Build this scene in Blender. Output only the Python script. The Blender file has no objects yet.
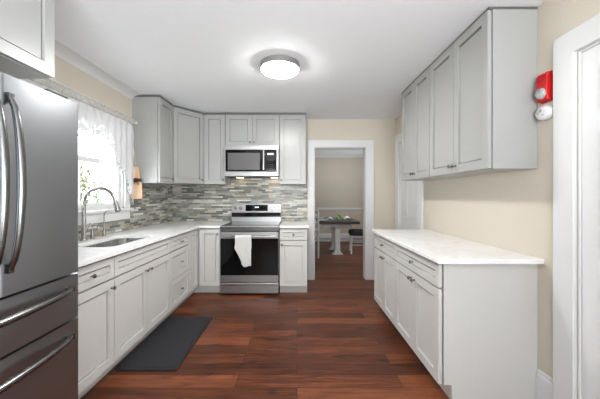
import bpy, bmesh, math, random
from mathutils import Vector, Matrix

random.seed(7)
S = bpy.context.scene
C = S.collection
PI = math.pi

# ------------------------------------------------------------------ camera, world, lights, exposure
H = 1.305                       # eye height
cd = bpy.data.cameras.new('camera'); cam = bpy.data.objects.new('camera', cd); C.objects.link(cam)
cam.location = (0, 0, H); cam.rotation_euler = (PI / 2, 0, 0)
cd.sensor_width = 36.0; cd.lens = 17.28          # 288 px over a 600 px frame
cd.shift_x = 3.0 / 600; cd.shift_y = -3.5 / 600
cd.clip_start = 0.02
S.camera = cam

S.view_settings.view_transform = 'Standard'
S.view_settings.look = 'None'
S.view_settings.gamma = 1.0
S.view_settings.use_curve_mapping = False
S.view_settings.exposure = 1.16

W = bpy.data.worlds.new('daylight'); S.world = W; W.use_nodes = True
wn = W.node_tree.nodes; wl = W.node_tree.links
bg = wn['Background']
sky = wn.new('ShaderNodeTexSky'); sky.sky_type = 'HOSEK_WILKIE'; sky.turbidity = 8.0; sky.ground_albedo = 0.5
sky.sun_direction = (0.5, -0.4, 0.75)
mixw = wn.new('ShaderNodeMixRGB'); mixw.inputs[0].default_value = 0.8
mixw.inputs[2].default_value = (0.90, 0.955, 1, 1)
wl.new(sky.outputs[0], mixw.inputs[1]); wl.new(mixw.outputs[0], bg.inputs[0])
wtc = wn.new('ShaderNodeTexCoord'); wsp = wn.new('ShaderNodeSeparateXYZ'); wmr = wn.new('ShaderNodeMapRange')
wl.new(wtc.outputs['Generated'], wsp.inputs[0]); wl.new(wsp.outputs['Z'], wmr.inputs['Value'])
wmr.inputs['From Min'].default_value = -0.06; wmr.inputs['From Max'].default_value = 0.06
wmr.inputs['To Min'].default_value = 12.0; wmr.inputs['To Max'].default_value = 5.0      # glow below the horizon added to brighten the ceiling, sky above
wl.new(wmr.outputs[0], bg.inputs[1])


def area(name, loc, rot, sx, sy, power, col=(1, 1, 1)):
    l = bpy.data.lights.new(name, 'AREA'); l.shape = 'RECTANGLE'; l.size = sx; l.size_y = sy
    l.energy = power; l.color = col
    o = bpy.data.objects.new(name, l); C.objects.link(o); o.location = loc; o.rotation_euler = rot
    return o


# the sky shines in through the sink window; rear, side and dining windows are added for light
def portal(name, loc, rot, sx, sy):
    o = area(name, loc, rot, sx, sy, 1.0)
    o.data.cycles.is_portal = True


portal('sky_added_rear_window', (0, -1.66, 1.55), (PI / 2, 0, 0), 2.2, 1.4)
portal('sky_added_side_window', (1.64, -0.875, 1.125), (0, PI / 2, 0), 1.45, .95)
portal('sky_sink_window', (-2.06, 2.63, 1.65), (0, -PI / 2, 0), .96, 1.22)
portal('sky_added_dining_window', (2.715, 6.5, 1.5), (0, PI / 2, 0), 1.1, .9)

# ------------------------------------------------------------------ material helpers


def srgb(r, g, b):
    f = lambda c: (c / 255) / 12.92 if c / 255 <= 0.04045 else ((c / 255 + 0.055) / 1.055) ** 2.4
    return (f(r), f(g), f(b), 1)


class NT:
    def __init__(s, name):
        s.m = bpy.data.materials.new(name); s.m.use_nodes = True
        s.n = s.m.node_tree.nodes; s.l = s.m.node_tree.links
        s.b = s.n['Principled BSDF']

    def new(s, t, **kw):
        n = s.n.new(t)
        for k, v in kw.items(): setattr(n, k, v)
        return n

    def link(s, a, b): s.l.new(a, b)


def setp(b, color=None, rough=None, metal=None, spec=None, coat=None, trans=None, emit=None, es=None):
    if color is not None: b.inputs['Base Color'].default_value = color
    if rough is not None: b.inputs['Roughness'].default_value = rough
    if metal is not None: b.inputs['Metallic'].default_value = metal
    if spec is not None: b.inputs['Specular IOR Level'].default_value = spec
    if coat is not None: b.inputs['Coat Weight'].default_value = coat
    if trans is not None: b.inputs['Transmission Weight'].default_value = trans
    if emit is not None: b.inputs['Emission Color'].default_value = emit
    if es is not None: b.inputs['Emission Strength'].default_value = es


def plain(name, col, rough=0.5, metal=0.0, noise=0.03, scale=30.0, bump=0.0, **kw):
    """a paint/plastic/metal with a little procedural variation"""
    t = NT(name); setp(t.b, col, rough, metal, **kw)
    tc = t.new('ShaderNodeTexCoord'); nz = t.new('ShaderNodeTexNoise')
    nz.inputs['Scale'].default_value = scale; nz.inputs['Detail'].default_value = 3
    t.link(tc.outputs['Object'], nz.inputs['Vector'])
    mx = t.new('ShaderNodeMixRGB', blend_type='MULTIPLY'); mx.inputs[0].default_value = 1.0
    mx.inputs[1].default_value = col
    rp = t.new('ShaderNodeValToRGB')
    lo = 1 - noise
    rp.color_ramp.elements[0].color = (lo, lo, lo, 1); rp.color_ramp.elements[1].color = (1, 1, 1, 1)
    rp.color_ramp.elements[0].position = 0.3; rp.color_ramp.elements[1].position = 0.7
    t.link(nz.outputs['Fac'], rp.inputs[0]); t.link(rp.outputs[0], mx.inputs[2])
    t.link(mx.outputs[0], t.b.inputs['Base Color'])
    if bump:
        bp = t.new('ShaderNodeBump'); bp.inputs['Strength'].default_value = bump; bp.inputs['Distance'].default_value = 0.002
        t.link(nz.outputs['Fac'], bp.inputs['Height']); t.link(bp.outputs[0], t.b.inputs['Normal'])
    return t.m


def brushed(name, col, rough, axis, spread=0.06):
    """brushed steel: fine noise stretched along one axis drives roughness and tone"""
    t = NT(name); setp(t.b, col, rough, 1.0)
    tc = t.new('ShaderNodeTexCoord'); mp = t.new('ShaderNodeMapping')
    sc = [260, 260, 260]; sc[axis] = 2.0
    mp.inputs['Scale'].default_value = sc
    nz = t.new('ShaderNodeTexNoise'); nz.inputs['Scale'].default_value = 1.0; nz.inputs['Detail'].default_value = 2
    t.link(tc.outputs['Object'], mp.inputs[0]); t.link(mp.outputs[0], nz.inputs['Vector'])
    mr = t.new('ShaderNodeMapRange'); mr.inputs['To Min'].default_value = rough - spread; mr.inputs['To Max'].default_value = rough + spread
    t.link(nz.outputs['Fac'], mr.inputs['Value']); t.link(mr.outputs[0], t.b.inputs['Roughness'])
    return t.m


def floor_mat():
    t = NT('red_brown_planks')
    tc = t.new('ShaderNodeTexCoord')
    br = t.new('ShaderNodeTexBrick'); br.offset = 0.37; br.offset_frequency = 2; br.squash = 1.0
    br.inputs['Color1'].default_value = (0, 0, 0, 1); br.inputs['Color2'].default_value = (1, 1, 1, 1)
    br.inputs['Mortar'].default_value = (0, 0, 0, 1)
    br.inputs['Scale'].default_value = 1.0; br.inputs['Mortar Size'].default_value = 0.0016
    br.inputs['Mortar Smooth'].default_value = 0.2
    br.inputs['Brick Width'].default_value = 1.15; br.inputs['Row Height'].default_value = 0.14
    t.link(tc.outputs['Object'], br.inputs['Vector'])
    # grain runs along X
    mp = t.new('ShaderNodeMapping'); mp.inputs['Scale'].default_value = (3.0, 58, 1)
    t.link(tc.outputs['Object'], mp.inputs[0])
    off = t.new('ShaderNodeVectorMath', operation='ADD')
    t.link(mp.outputs[0], off.inputs[0])
    sc = t.new('ShaderNodeVectorMath', operation='SCALE'); sc.inputs['Scale'].default_value = 13.0
    t.link(br.outputs['Color'], sc.inputs[0]); t.link(sc.outputs[0], off.inputs[1])
    nz = t.new('ShaderNodeTexNoise'); nz.inputs['Scale'].default_value = 1.0; nz.inputs['Detail'].default_value = 6; nz.inputs['Roughness'].default_value = 0.65
    t.link(off.outputs[0], nz.inputs['Vector'])
    nz2 = t.new('ShaderNodeTexNoise'); nz2.inputs['Scale'].default_value = 3.2; nz2.inputs['Detail'].default_value = 3
    mp2 = t.new('ShaderNodeMapping'); mp2.inputs['Scale'].default_value = (0.6, 2.0, 1)
    t.link(tc.outputs['Object'], mp2.inputs[0]); t.link(mp2.outputs[0], nz2.inputs['Vector'])
    # tone = plank + grain + blotch
    a = t.new('ShaderNodeMath', operation='MULTIPLY'); a.inputs[1].default_value = 0.25
    sep = t.new('ShaderNodeSeparateColor'); t.link(br.outputs['Color'], sep.inputs[0]); t.link(sep.outputs[0], a.inputs[0])
    b = t.new('ShaderNodeMath', operation='MULTIPLY_ADD'); b.inputs[1].default_value = 0.72
    t.link(nz.outputs['Fac'], b.inputs[0]); t.link(a.outputs[0], b.inputs[2])
    c = t.new('ShaderNodeMath', operation='MULTIPLY_ADD'); c.inputs[1].default_value = 0.30
    t.link(nz2.outputs['Fac'], c.inputs[0]); t.link(b.outputs[0], c.inputs[2])
    rp = t.new('ShaderNodeValToRGB'); e = rp.color_ramp.elements
    e[0].position = 0.27; e[0].color = srgb(34, 19, 13)
    e[1].position = 0.93; e[1].color = srgb(142, 82, 52)
    m = e.new(0.57); m.color = srgb(84, 45, 28)
    t.link(c.outputs[0], rp.inputs[0])
    mx = t.new('ShaderNodeMixRGB'); mx.inputs[2].default_value = srgb(30, 14, 10)
    t.link(br.outputs['Fac'], mx.inputs[0]); t.link(rp.outputs[0], mx.inputs[1])
    # dark knots and mineral streaks in the boards
    mk = t.new('ShaderNodeMapping'); mk.inputs['Scale'].default_value = (1.6, 7.0, 1)
    t.link(tc.outputs['Object'], mk.inputs[0])
    nk = t.new('ShaderNodeTexNoise'); nk.inputs['Scale'].default_value = 1.7; nk.inputs['Detail'].default_value = 4; nk.inputs['Distortion'].default_value = 1.2
    t.link(mk.outputs[0], nk.inputs['Vector'])
    rk = t.new('ShaderNodeValToRGB'); rk.color_ramp.elements[0].position = 0.56; rk.color_ramp.elements[0].color = (1, 1, 1, 1)
    rk.color_ramp.elements[1].position = 0.72; rk.color_ramp.elements[1].color = (.45, .42, .42, 1)
    t.link(nk.outputs['Fac'], rk.inputs[0])
    mz = t.new('ShaderNodeMixRGB', blend_type='MULTIPLY'); mz.inputs[0].default_value = 1.0
    t.link(mx.outputs[0], mz.inputs[1]); t.link(rk.outputs[0], mz.inputs[2])
    t.link(mz.outputs[0], t.b.inputs['Base Color'])
    mr = t.new('ShaderNodeMapRange'); mr.inputs['To Min'].default_value = 0.26; mr.inputs['To Max'].default_value = 0.46
    t.link(nz.outputs['Fac'], mr.inputs['Value']); t.link(mr.outputs[0], t.b.inputs['Roughness'])
    t.b.inputs['Specular IOR Level'].default_value = 0.22
    bp = t.new('ShaderNodeBump'); bp.inputs['Strength'].default_value = 0.35; bp.inputs['Distance'].default_value = 0.002
    inv = t.new('ShaderNodeMath', operation='SUBTRACT'); t.link(nz.outputs['Fac'], inv.inputs[0]); t.link(br.outputs['Fac'], inv.inputs[1])
    t.link(inv.outputs[0], bp.inputs['Height']); t.link(bp.outputs[0], t.b.inputs['Normal'])
    return t.m


def tile_mat(name, horiz):
    """linear glass and stone mosaic; horiz = 'X' or 'Y' is the wall's own horizontal axis"""
    t = NT(name)
    tc = t.new('ShaderNodeTexCoord'); sp = t.new('ShaderNodeSeparateXYZ'); cb = t.new('ShaderNodeCombineXYZ')
    t.link(tc.outputs['Object'], sp.inputs[0])
    t.link(sp.outputs[horiz], cb.inputs['X']); t.link(sp.outputs['Z'], cb.inputs['Y'])
    br = t.new('ShaderNodeTexBrick'); br.offset = 0.43; br.offset_frequency = 2; br.squash = 0.62; br.squash_frequency = 3
    br.inputs['Color1'].default_value = (0, 0, 0, 1); br.inputs['Color2'].default_value = (1, 1, 1, 1)
    br.inputs['Mortar'].default_value = (0.5, 0.5, 0.5, 1)
    br.inputs['Scale'].default_value = 1.0; br.inputs['Mortar Size'].default_value = 0.0016
    br.inputs['Brick Width'].default_value = 0.18; br.inputs['Row Height'].default_value = 0.0255
    t.link(cb.outputs[0], br.inputs['Vector'])
    rp = t.new('ShaderNodeValToRGB'); rp.color_ramp.interpolation = 'CONSTANT'
    cols = [(0.0, (98, 102, 97)), (0.13, (172, 171, 162)), (0.26, (136, 134, 124)), (0.38, (196, 194, 186)),
            (0.47, (112, 118, 113)), (0.58, (176, 170, 156)), (0.70, (146, 150, 145)), (0.80, (214, 212, 205)), (0.88, (154, 146, 130))]
    el = rp.color_ramp.elements
    el[0].position = 0; el[0].color = srgb(*cols[0][1]); el[1].position = cols[1][0]; el[1].color = srgb(*cols[1][1])
    for p, c in cols[2:]:
        q = el.new(p); q.color = srgb(*c)
    t.link(br.outputs['Color'], rp.inputs[0])
    mp = t.new('ShaderNodeMapping'); mp.inputs['Scale'].default_value = (22, 90, 1)
    nz = t.new('ShaderNodeTexNoise'); nz.inputs['Scale'].default_value = 1.0; nz.inputs['Detail'].default_value = 4
    t.link(cb.outputs[0], mp.inputs[0]); t.link(mp.outputs[0], nz.inputs['Vector'])
    ml = t.new('ShaderNodeMixRGB', blend_type='OVERLAY'); ml.inputs[0].default_value = 0.45
    t.link(rp.outputs[0], ml.inputs[1]); t.link(nz.outputs['Fac'], ml.inputs[2])
    mx = t.new('ShaderNodeMixRGB'); mx.inputs[2].default_value = srgb(150, 148, 140)
    t.link(br.outputs['Fac'], mx.inputs[0]); t.link(ml.outputs[0], mx.inputs[1])
    t.link(mx.outputs[0], t.b.inputs['Base Color'])
    sep = t.new('ShaderNodeSeparateColor'); t.link(br.outputs['Color'], sep.inputs[0])
    mr = t.new('ShaderNodeMapRange'); mr.inputs['To Min'].default_value = 0.12; mr.inputs['To Max'].default_value = 0.5
    t.link(sep.outputs[0], mr.inputs['Value']); t.link(mr.outputs[0], t.b.inputs['Roughness'])
    bp = t.new('ShaderNodeBump'); bp.inputs['Strength'].default_value = 0.5; bp.inputs['Distance'].default_value = 0.003
    sb = t.new('ShaderNodeMath', operation='SUBTRACT'); t.link(sep.outputs[0], sb.inputs[0]); t.link(br.outputs['Fac'], sb.inputs[1])
    t.link(sb.outputs[0], bp.inputs['Height']); t.link(bp.outputs[0], t.b.inputs['Normal'])
    return t.m


def quartz_mat():
    t = NT('white_quartz'); setp(t.b, rough=0.16)
    tc = t.new('ShaderNodeTexCoord')
    nz = t.new('ShaderNodeTexNoise'); nz.inputs['Scale'].default_value = 2.2; nz.inputs['Detail'].default_value = 5; nz.inputs['Distortion'].default_value = 1.6
    t.link(tc.outputs['Object'], nz.inputs['Vector'])
    rp = t.new('ShaderNodeValToRGB'); e = rp.color_ramp.elements
    w = srgb(240, 240, 240)
    e[0].position = 0.44; e[0].color = w; e[1].position = 0.56; e[1].color = w
    q = e.new(0.5); q.color = srgb(232, 231, 230)
    t.link(nz.outputs['Fac'], rp.inputs[0]); t.link(rp.outputs[0], t.b.inputs['Base Color'])
    return t.m


def lace_mat():
    t = NT('white_sheer_lace')
    for n in list(t.n):
        if n.type != 'OUTPUT_MATERIAL': t.n.remove(n)
    out = [n for n in t.n if n.type == 'OUTPUT_MATERIAL'][0]
    df = t.new('ShaderNodeBsdfDiffuse'); df.inputs[0].default_value = srgb(206, 206, 207)
    tl = t.new('ShaderNodeBsdfTranslucent'); tl.inputs[0].default_value = srgb(240, 240, 240)
    tp = t.new('ShaderNodeBsdfTransparent')
    m1 = t.new('ShaderNodeMixShader'); m1.inputs[0].default_value = 0.02
    t.link(df.outputs[0], m1.inputs[1]); t.link(tl.outputs[0], m1.inputs[2])
    # lace holes near the hem: the mesh stores the distance from the hem in a colour attribute
    at = t.new('ShaderNodeAttribute'); at.attribute_name = 'hem'
    tc = t.new('ShaderNodeTexCoord')
    vo = t.new('ShaderNodeTexVoronoi'); vo.inputs['Scale'].default_value = 34
    t.link(tc.outputs['Object'], vo.inputs['Vector'])
    lt = t.new('ShaderNodeMath', operation='LESS_THAN'); lt.inputs[1].default_value = 0.34
    t.link(vo.outputs['Distance'], lt.inputs[0])
    ml = t.new('ShaderNodeMath', operation='MULTIPLY'); t.link(lt.outputs[0], ml.inputs[0]); t.link(at.outputs['Fac'], ml.inputs[1])
    ad = t.new('ShaderNodeMath', operation='MULTIPLY_ADD'); ad.inputs[1].default_value = 0.6; ad.inputs[2].default_value = 0.01
    t.link(ml.outputs[0], ad.inputs[0])
    m2 = t.new('ShaderNodeMixShader'); t.link(ad.outputs[0], m2.inputs[0])
    t.link(m1.outputs[0], m2.inputs[1]); t.link(tp.outputs[0], m2.inputs[2])
    t.link(m2.outputs[0], out.inputs[0])
    return t.m


def glass_mat():
    t = NT('window_glass')
    for n in list(t.n):
        if n.type != 'OUTPUT_MATERIAL': t.n.remove(n)
    out = [n for n in t.n if n.type == 'OUTPUT_MATERIAL'][0]
    tp = t.new('ShaderNodeBsdfTransparent'); gl = t.new('ShaderNodeBsdfGlossy'); gl.inputs['Roughness'].default_value = 0.02
    mx = t.new('ShaderNodeMixShader'); mx.inputs[0].default_value = 0.05; t.link(tp.outputs[0], mx.inputs[1]); t.link(gl.outputs[0], mx.inputs[2])
    t.link(mx.outputs[0], out.inputs[0])
    return t.m


def wood_mat(name, c1, c2, rough=0.5, scale=(4, 40, 40)):
    t = NT(name); setp(t.b, rough=rough)
    tc = t.new('ShaderNodeTexCoord'); mp = t.new('ShaderNodeMapping'); mp.inputs['Scale'].default_value = scale
    nz = t.new('ShaderNodeTexNoise'); nz.inputs['Scale'].default_value = 1; nz.inputs['Detail'].default_value = 5
    t.link(tc.outputs['Object'], mp.inputs[0]); t.link(mp.outputs[0], nz.inputs['Vector'])
    rp = t.new('ShaderNodeValToRGB'); rp.color_ramp.elements[0].color = c1; rp.color_ramp.elements[1].color = c2
    rp.color_ramp.elements[0].position = 0.3; rp.color_ramp.elements[1].position = 0.7
    t.link(nz.outputs['Fac'], rp.inputs[0]); t.link(rp.outputs[0], t.b.inputs['Base Color'])
    return t.m


M = {}
M['floor'] = floor_mat()
M['wall'] = plain('beige_wall_paint', srgb(207, 198, 183), 0.75, noise=0.02, bump=0.05, scale=60)
M['dining_wall'] = plain('greige_wall_paint', srgb(190, 179, 164), 0.75, noise=0.02)
M['ceiling'] = plain('white_ceiling_paint', srgb(243, 245, 248), 0.85, noise=0.015, scale=12)
M['trim'] = plain('white_trim_paint', srgb(217, 217, 217), 0.38, noise=0.01)
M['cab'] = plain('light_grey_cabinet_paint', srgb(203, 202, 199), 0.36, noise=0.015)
M['cab_grey'] = plain('grey_wall_cabinet', srgb(164, 164, 162), 0.30, noise=0.015)  # wall cabinets take a darker grey than the base cabinets
M['top_shade_strip'] = plain('dark_grey_gap_shade', srgb(96, 95, 94), 0.5, noise=0.02)  # shade of the gap under the ceiling, put into the colour
M['quartz'] = quartz_mat()
M['tile_back'] = tile_mat('mosaic_tile_back', 'X')
M['tile_left'] = tile_mat('mosaic_tile_left', 'Y')
M['steel'] = brushed('brushed_steel', srgb(172, 171, 170), 0.36, 0)
M['steel_v'] = brushed('fridge_steel', srgb(158, 161, 165), 0.36, 2, 0.03)
M['steel_bright'] = brushed('polished_steel', srgb(205, 204, 202), 0.2, 2, 0.05)
M['steel_handle'] = brushed('dark_steel_handle', srgb(120, 120, 120), 0.25, 2, 0.03)
M['chrome'] = plain('satin_nickel', srgb(168, 166, 162), 0.27, 1.0, noise=0.02)
M['knob'] = plain('dark_nickel_knob', srgb(132, 128, 124), 0.3, 1.0, noise=0.05)
M['dark'] = plain('dark_appliance_body', srgb(48, 48, 49), 0.5, noise=0.05)
M['black_glass'] = plain('black_oven_glass', srgb(12, 12, 14), 0.06, noise=0.02, spec=0.35)
M['cooktop'] = plain('black_ceramic_cooktop', srgb(20, 20, 22), 0.07, noise=0.02)
M['mw_glass'] = plain('grey_mesh_window', srgb(96, 95, 96), 0.2, noise=0.1, scale=400)
M['ring'] = plain('burner_ring_grey', srgb(90, 90, 92), 0.3, noise=0.03)
M['lace'] = lace_mat()
M['header'] = plain('mottled_curtain_header', srgb(200, 197, 191), 0.9, noise=0.3, scale=60, bump=0.4)
M['glass'] = glass_mat()
M['towel'] = plain('white_terry_towel', srgb(206, 205, 202), 0.95, noise=0.08, scale=220, bump=0.6)
M['mat'] = plain('charcoal_floor_mat', srgb(32, 31, 38), 0.8, noise=0.2, scale=160, bump=0.3)
M['mat_edge'] = plain('charcoal_mat_border', srgb(24, 24, 29), 0.75, noise=0.1, scale=160)
M['red'] = plain('red_alarm_plastic', srgb(196, 22, 24), 0.35, noise=0.05)
M['white_plastic'] = plain('white_plastic', srgb(216, 216, 216), 0.4, noise=0.02)
M['grey_plastic'] = plain('grey_plastic', srgb(110, 110, 110), 0.5, noise=0.02)
M['pale_grey_plastic'] = plain('pale_grey_plastic', srgb(168, 168, 168), 0.5, noise=0.02)
M['lens'] = plain('clear_strobe_lens', srgb(190, 192, 192), 0.12, noise=0.6, scale=70, bump=0.4)
M['wood'] = wood_mat('pale_orange_wood', srgb(220, 180, 142), srgb(232, 200, 168), 0.5, (40, 40, 5))
M['strap'] = plain('dark_leather_strap', srgb(78, 46, 22), 0.6, noise=0.3)
M['table_top'] = wood_mat('dark_walnut_top', srgb(48, 42, 38), srgb(70, 62, 55), 0.4)
M['white_wood'] = plain('white_painted_wood', srgb(226, 226, 224), 0.45, noise=0.02)
M['seat_fabric'] = plain('charcoal_seat_fabric', srgb(62, 62, 62), 0.85, noise=0.25, scale=120)
M['olive'] = plain('olive_back_fabric', srgb(112, 112, 84), 0.9, noise=0.2, scale=90)
M['green'] = plain('green_apple_skin', srgb(150, 172, 62), 0.35, noise=0.2, scale=20)
M['ceramic'] = plain('white_ceramic', srgb(232, 234, 236), 0.15, noise=0.01)
M['napkin'] = plain('white_napkin', srgb(236, 236, 234), 0.9, noise=0.05)
M['leaf'] = plain('leaf_green', srgb(92, 102, 58), 0.6, noise=0.4, scale=6)
M['bark'] = plain('bark', srgb(84, 72, 60), 0.9, noise=0.4, scale=20)
M['lawn'] = plain('lawn', srgb(150, 160, 120), 0.9, noise=0.3, scale=4)
M['siding'] = plain('pale_siding', srgb(232, 230, 224), 0.7, noise=0.03)
t = NT('lamp_diffuser'); setp(t.b, (1, 1, 1, 1), 0.4, emit=(1.0, 0.985, 0.96, 1), es=60.0); M['lamp'] = t.m
t = NT('microwave_surface_light'); setp(t.b, (1, 1, 1, 1), 0.4, emit=(1.0, 0.72, 0.42, 1), es=5.0); M['warm_lamp'] = t.m
t = NT('display_digits'); setp(t.b, (0.3, 0.4, 0.4, 1), 0.4, emit=(0.75, 0.9, 0.95, 1), es=0.8); M['digits'] = t.m

# ------------------------------------------------------------------ mesh helpers


def obj(name, bm, mat, parent=None, smooth=None, bevel=None):
    bmesh.ops.recalc_face_normals(bm, faces=bm.faces)
    me = bpy.data.meshes.new(name); bm.to_mesh(me); bm.free()
    mats = mat if isinstance(mat, (list, tuple)) else [mat]
    for m in mats: me.materials.append(m)
    if smooth is not None:
        for p in me.polygons: p.use_smooth = True
        me.set_sharp_from_angle(angle=math.radians(smooth))
    o = bpy.data.objects.new(name, me); C.objects.link(o)
    if parent is not None: o.parent = parent
    if bevel:
        md = o.modifiers.new('edge', 'BEVEL'); md.width = bevel; md.segments = 2; md.limit_method = 'ANGLE'; md.angle_limit = math.radians(40)
        md.harden_normals = False
    return o


def tag(o, label, cat, group=None):
    o['label'] = label; o['category'] = cat
    if group: o['group'] = group
    return o


def thing(name, label, cat, loc=(0, 0, 0), rotz=0, group=None):
    o = bpy.data.objects.new(name, None); C.objects.link(o); o.empty_display_size = 0.05
    o.location = loc; o.rotation_euler = (0, 0, rotz)
    return tag(o, label, cat, group)


def struct(name, bm, mat, parent=None, **kw):
    o = obj(name, bm, mat, parent, **kw)
    if parent is None: o['kind'] = 'structure'
    return o


def B(): return bmesh.new()


def box(bm, x0, x1, y0, y1, z0, z1):
    v = [bm.verts.new((x, y, z)) for x in (x0, x1) for y in (y0, y1) for z in (z0, z1)]
    for f in ((0, 1, 3, 2), (4, 6, 7, 5), (0, 4, 5, 1), (2, 3, 7, 6), (0, 2, 6, 4), (1, 5, 7, 3)):
        bm.faces.new([v[i] for i in f])
    return v


def bx(*a):
    bm = B(); box(bm, *a); return bm


def rbox(x0, x1, y0, y1, z0, z1, r=0.004, seg=2):
    bm = bx(x0, x1, y0, y1, z0, z1)
    bmesh.ops.bevel(bm, geom=bm.edges[:], offset=r, segments=seg, affect='EDGES', profile=0.5)
    return bm


def prism(bm, pts, axis, a0, a1):
    """extrude a 2D polygon along an axis; pts are in the two other axes in order"""
    def P(p, a):
        if axis == 'x': return (a, p[0], p[1])
        if axis == 'y': return (p[0], a, p[1])
        return (p[0], p[1], a)
    lo = [bm.verts.new(P(p, a0)) for p in pts]; hi = [bm.verts.new(P(p, a1)) for p in pts]
    n = len(pts)
    bm.faces.new(lo); bm.faces.new(hi)
    for i in range(n): bm.faces.new((lo[i], lo[(i + 1) % n], hi[(i + 1) % n], hi[i]))


def lathe(bm, prof, seg=24, mat=None, a0=0.0, ell=1.0):
    """prof = [(r, h)] about local z; mat = Matrix to place it"""
    mat = mat or Matrix()
    rings = []
    for r, h in prof:
        if r < 1e-6: rings.append([bm.verts.new(mat @ Vector((0, 0, h)))])
        else: rings.append([bm.verts.new(mat @ Vector((r * math.cos(2 * PI * k / seg), ell * r * math.sin(2 * PI * k / seg), h))) for k in range(seg)])
    for a, b in zip(rings, rings[1:]):
        if len(a) == 1 and len(b) == 1: continue
        for k in range(seg):
            k2 = (k + 1) % seg
            if len(a) == 1: bm.faces.new((a[0], b[k], b[k2]))
            elif len(b) == 1: bm.faces.new((a[k], a[k2], b[0]))
            else: bm.faces.new((a[k], a[k2], b[k2], b[k]))
    for rg in (rings[0], rings[-1]):
        if len(rg) > 1: bm.faces.new(rg)


def tube(bm, pts, rad, seg=12, flat=1.0):
    """sweep an (optionally flattened) circle along points"""
    pts = [Vector(p) for p in pts]; n = len(pts)
    rad = rad if isinstance(rad, (list, tuple)) else [rad] * n
    up = None; rings = []
    for i, p in enumerate(pts):
        d = (pts[min(i + 1, n - 1)] - pts[max(i - 1, 0)]).normalized()
        if up is None:
            up = Vector((0, 0, 1)) if abs(d.z) < 0.9 else Vector((1, 0, 0))
        u = (up - d * up.dot(d)).normalized(); w = d.cross(u); up = u
        rings.append([bm.verts.new(p + (u * math.cos(2 * PI * k / seg) * flat + w * math.sin(2 * PI * k / seg)) * rad[i]) for k in range(seg)])
    for a, b in zip(rings, rings[1:]):
        for k in range(seg): bm.faces.new((a[k], a[(k + 1) % seg], b[(k + 1) % seg], b[k]))
    bm.faces.new(rings[0]); bm.faces.new(rings[-1])


def axis_mat(loc, direction):
    q = Vector(direction).to_track_quat('Z', 'Y')
    return Matrix.Translation(Vector(loc)) @ q.to_matrix().to_4x4()


def round_rect(x0, x1, y0, y1, r, seg=6):
    pts = []
    for cx, cy, a in ((x1 - r, y1 - r, 0), (x0 + r, y1 - r, PI / 2), (x0 + r, y0 + r, PI), (x1 - r, y0 + r, 1.5 * PI)):
        for k in range(seg + 1):
            t_ = a + PI / 2 * k / seg
            pts.append((cx + r * math.cos(t_), cy + r * math.sin(t_)))
    return pts


def boolean_cut(o, cutter_bm):
    me = bpy.data.meshes.new('cut'); bmesh.ops.recalc_face_normals(cutter_bm, faces=cutter_bm.faces); cutter_bm.to_mesh(me); cutter_bm.free()
    c = bpy.data.objects.new('cut', me); C.objects.link(c)
    md = o.modifiers.new('b', 'BOOLEAN'); md.object = c; md.operation = 'DIFFERENCE'; md.solver = 'EXACT'
    dg = bpy.context.evaluated_depsgraph_get(); dg.update()
    nm = bpy.data.meshes.new_from_object(o.evaluated_get(dg))
    o.modifiers.clear(); o.data = nm
    bpy.data.objects.remove(c); bpy.data.meshes.remove(me)


# ------------------------------------------------------------------ the setting
XL, XR, YB, ZC = -1.95, 1.526, 4.50, 2.505
YR = -1.55            # wall behind the photographer
T = 0.12
YD = 8.35             # far wall of the dining room
DXL, DXR = -1.9, 2.6
OX0, OX1, OZ = 0.268, 1.074, 2.06      # opening to the dining room
WY0, WY1, WZ0, WZ1 = 2.02, 3.24, 1.17, 2.13   # window over the sink
D1Y0, D1Y1, D1Z = 0.70, 1.567, 2.09   # door in the right wall by the camera
D2Y0, D2Y1 = 3.60, 4.28                # far door in the right wall

struct('floor', bx(XL - T, DXR + T, YR - T, YD + T, -0.08, 0.0), M['floor'])
struct('ceiling', bx(XL - T, XR + T, YR - T, YB + T, ZC, ZC + 0.1), M['ceiling'])
struct('ceiling_dining', bx(DXL - T, DXR + T, YB + T, YD + T, ZC - 0.005, ZC + 0.1), M['ceiling'])

bm = B()
box(bm, XL - T, XL, YR, WY0, 0, ZC); box(bm, XL - T, XL, WY1, YB + T, 0, ZC)
box(bm, XL - T, XL, WY0, WY1, 0, WZ0); box(bm, XL - T, XL, WY0, WY1, WZ1, ZC)
struct('wall_left', bm, M['wall'])
bm = B()
box(bm, XR, XR + T, YR, -1.35, 0, ZC); box(bm, XR, XR + T, -.40, D1Y0, 0, ZC)
box(bm, XR, XR + T, -1.35, -.40, 0, .4); box(bm, XR, XR + T, -1.35, -.40, 1.85, ZC); box(bm, XR, XR + T, D1Y1, D2Y0, 0, ZC); box(bm, XR, XR + T, D2Y1, YB + T, 0, ZC)
box(bm, XR, XR + T, D1Y0, D1Y1, D1Z, ZC); box(bm, XR, XR + T, D2Y0, D2Y1, D1Z, ZC)
struct('wall_right', bm, M['wall'])
bm = B()
box(bm, XL, OX0, YB, YB + T, 0, ZC); box(bm, OX1, XR, YB, YB + T, 0, ZC); box(bm, OX0, OX1, YB, YB + T, OZ, ZC)
struct('wall_back', bm, M['wall'])
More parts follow.
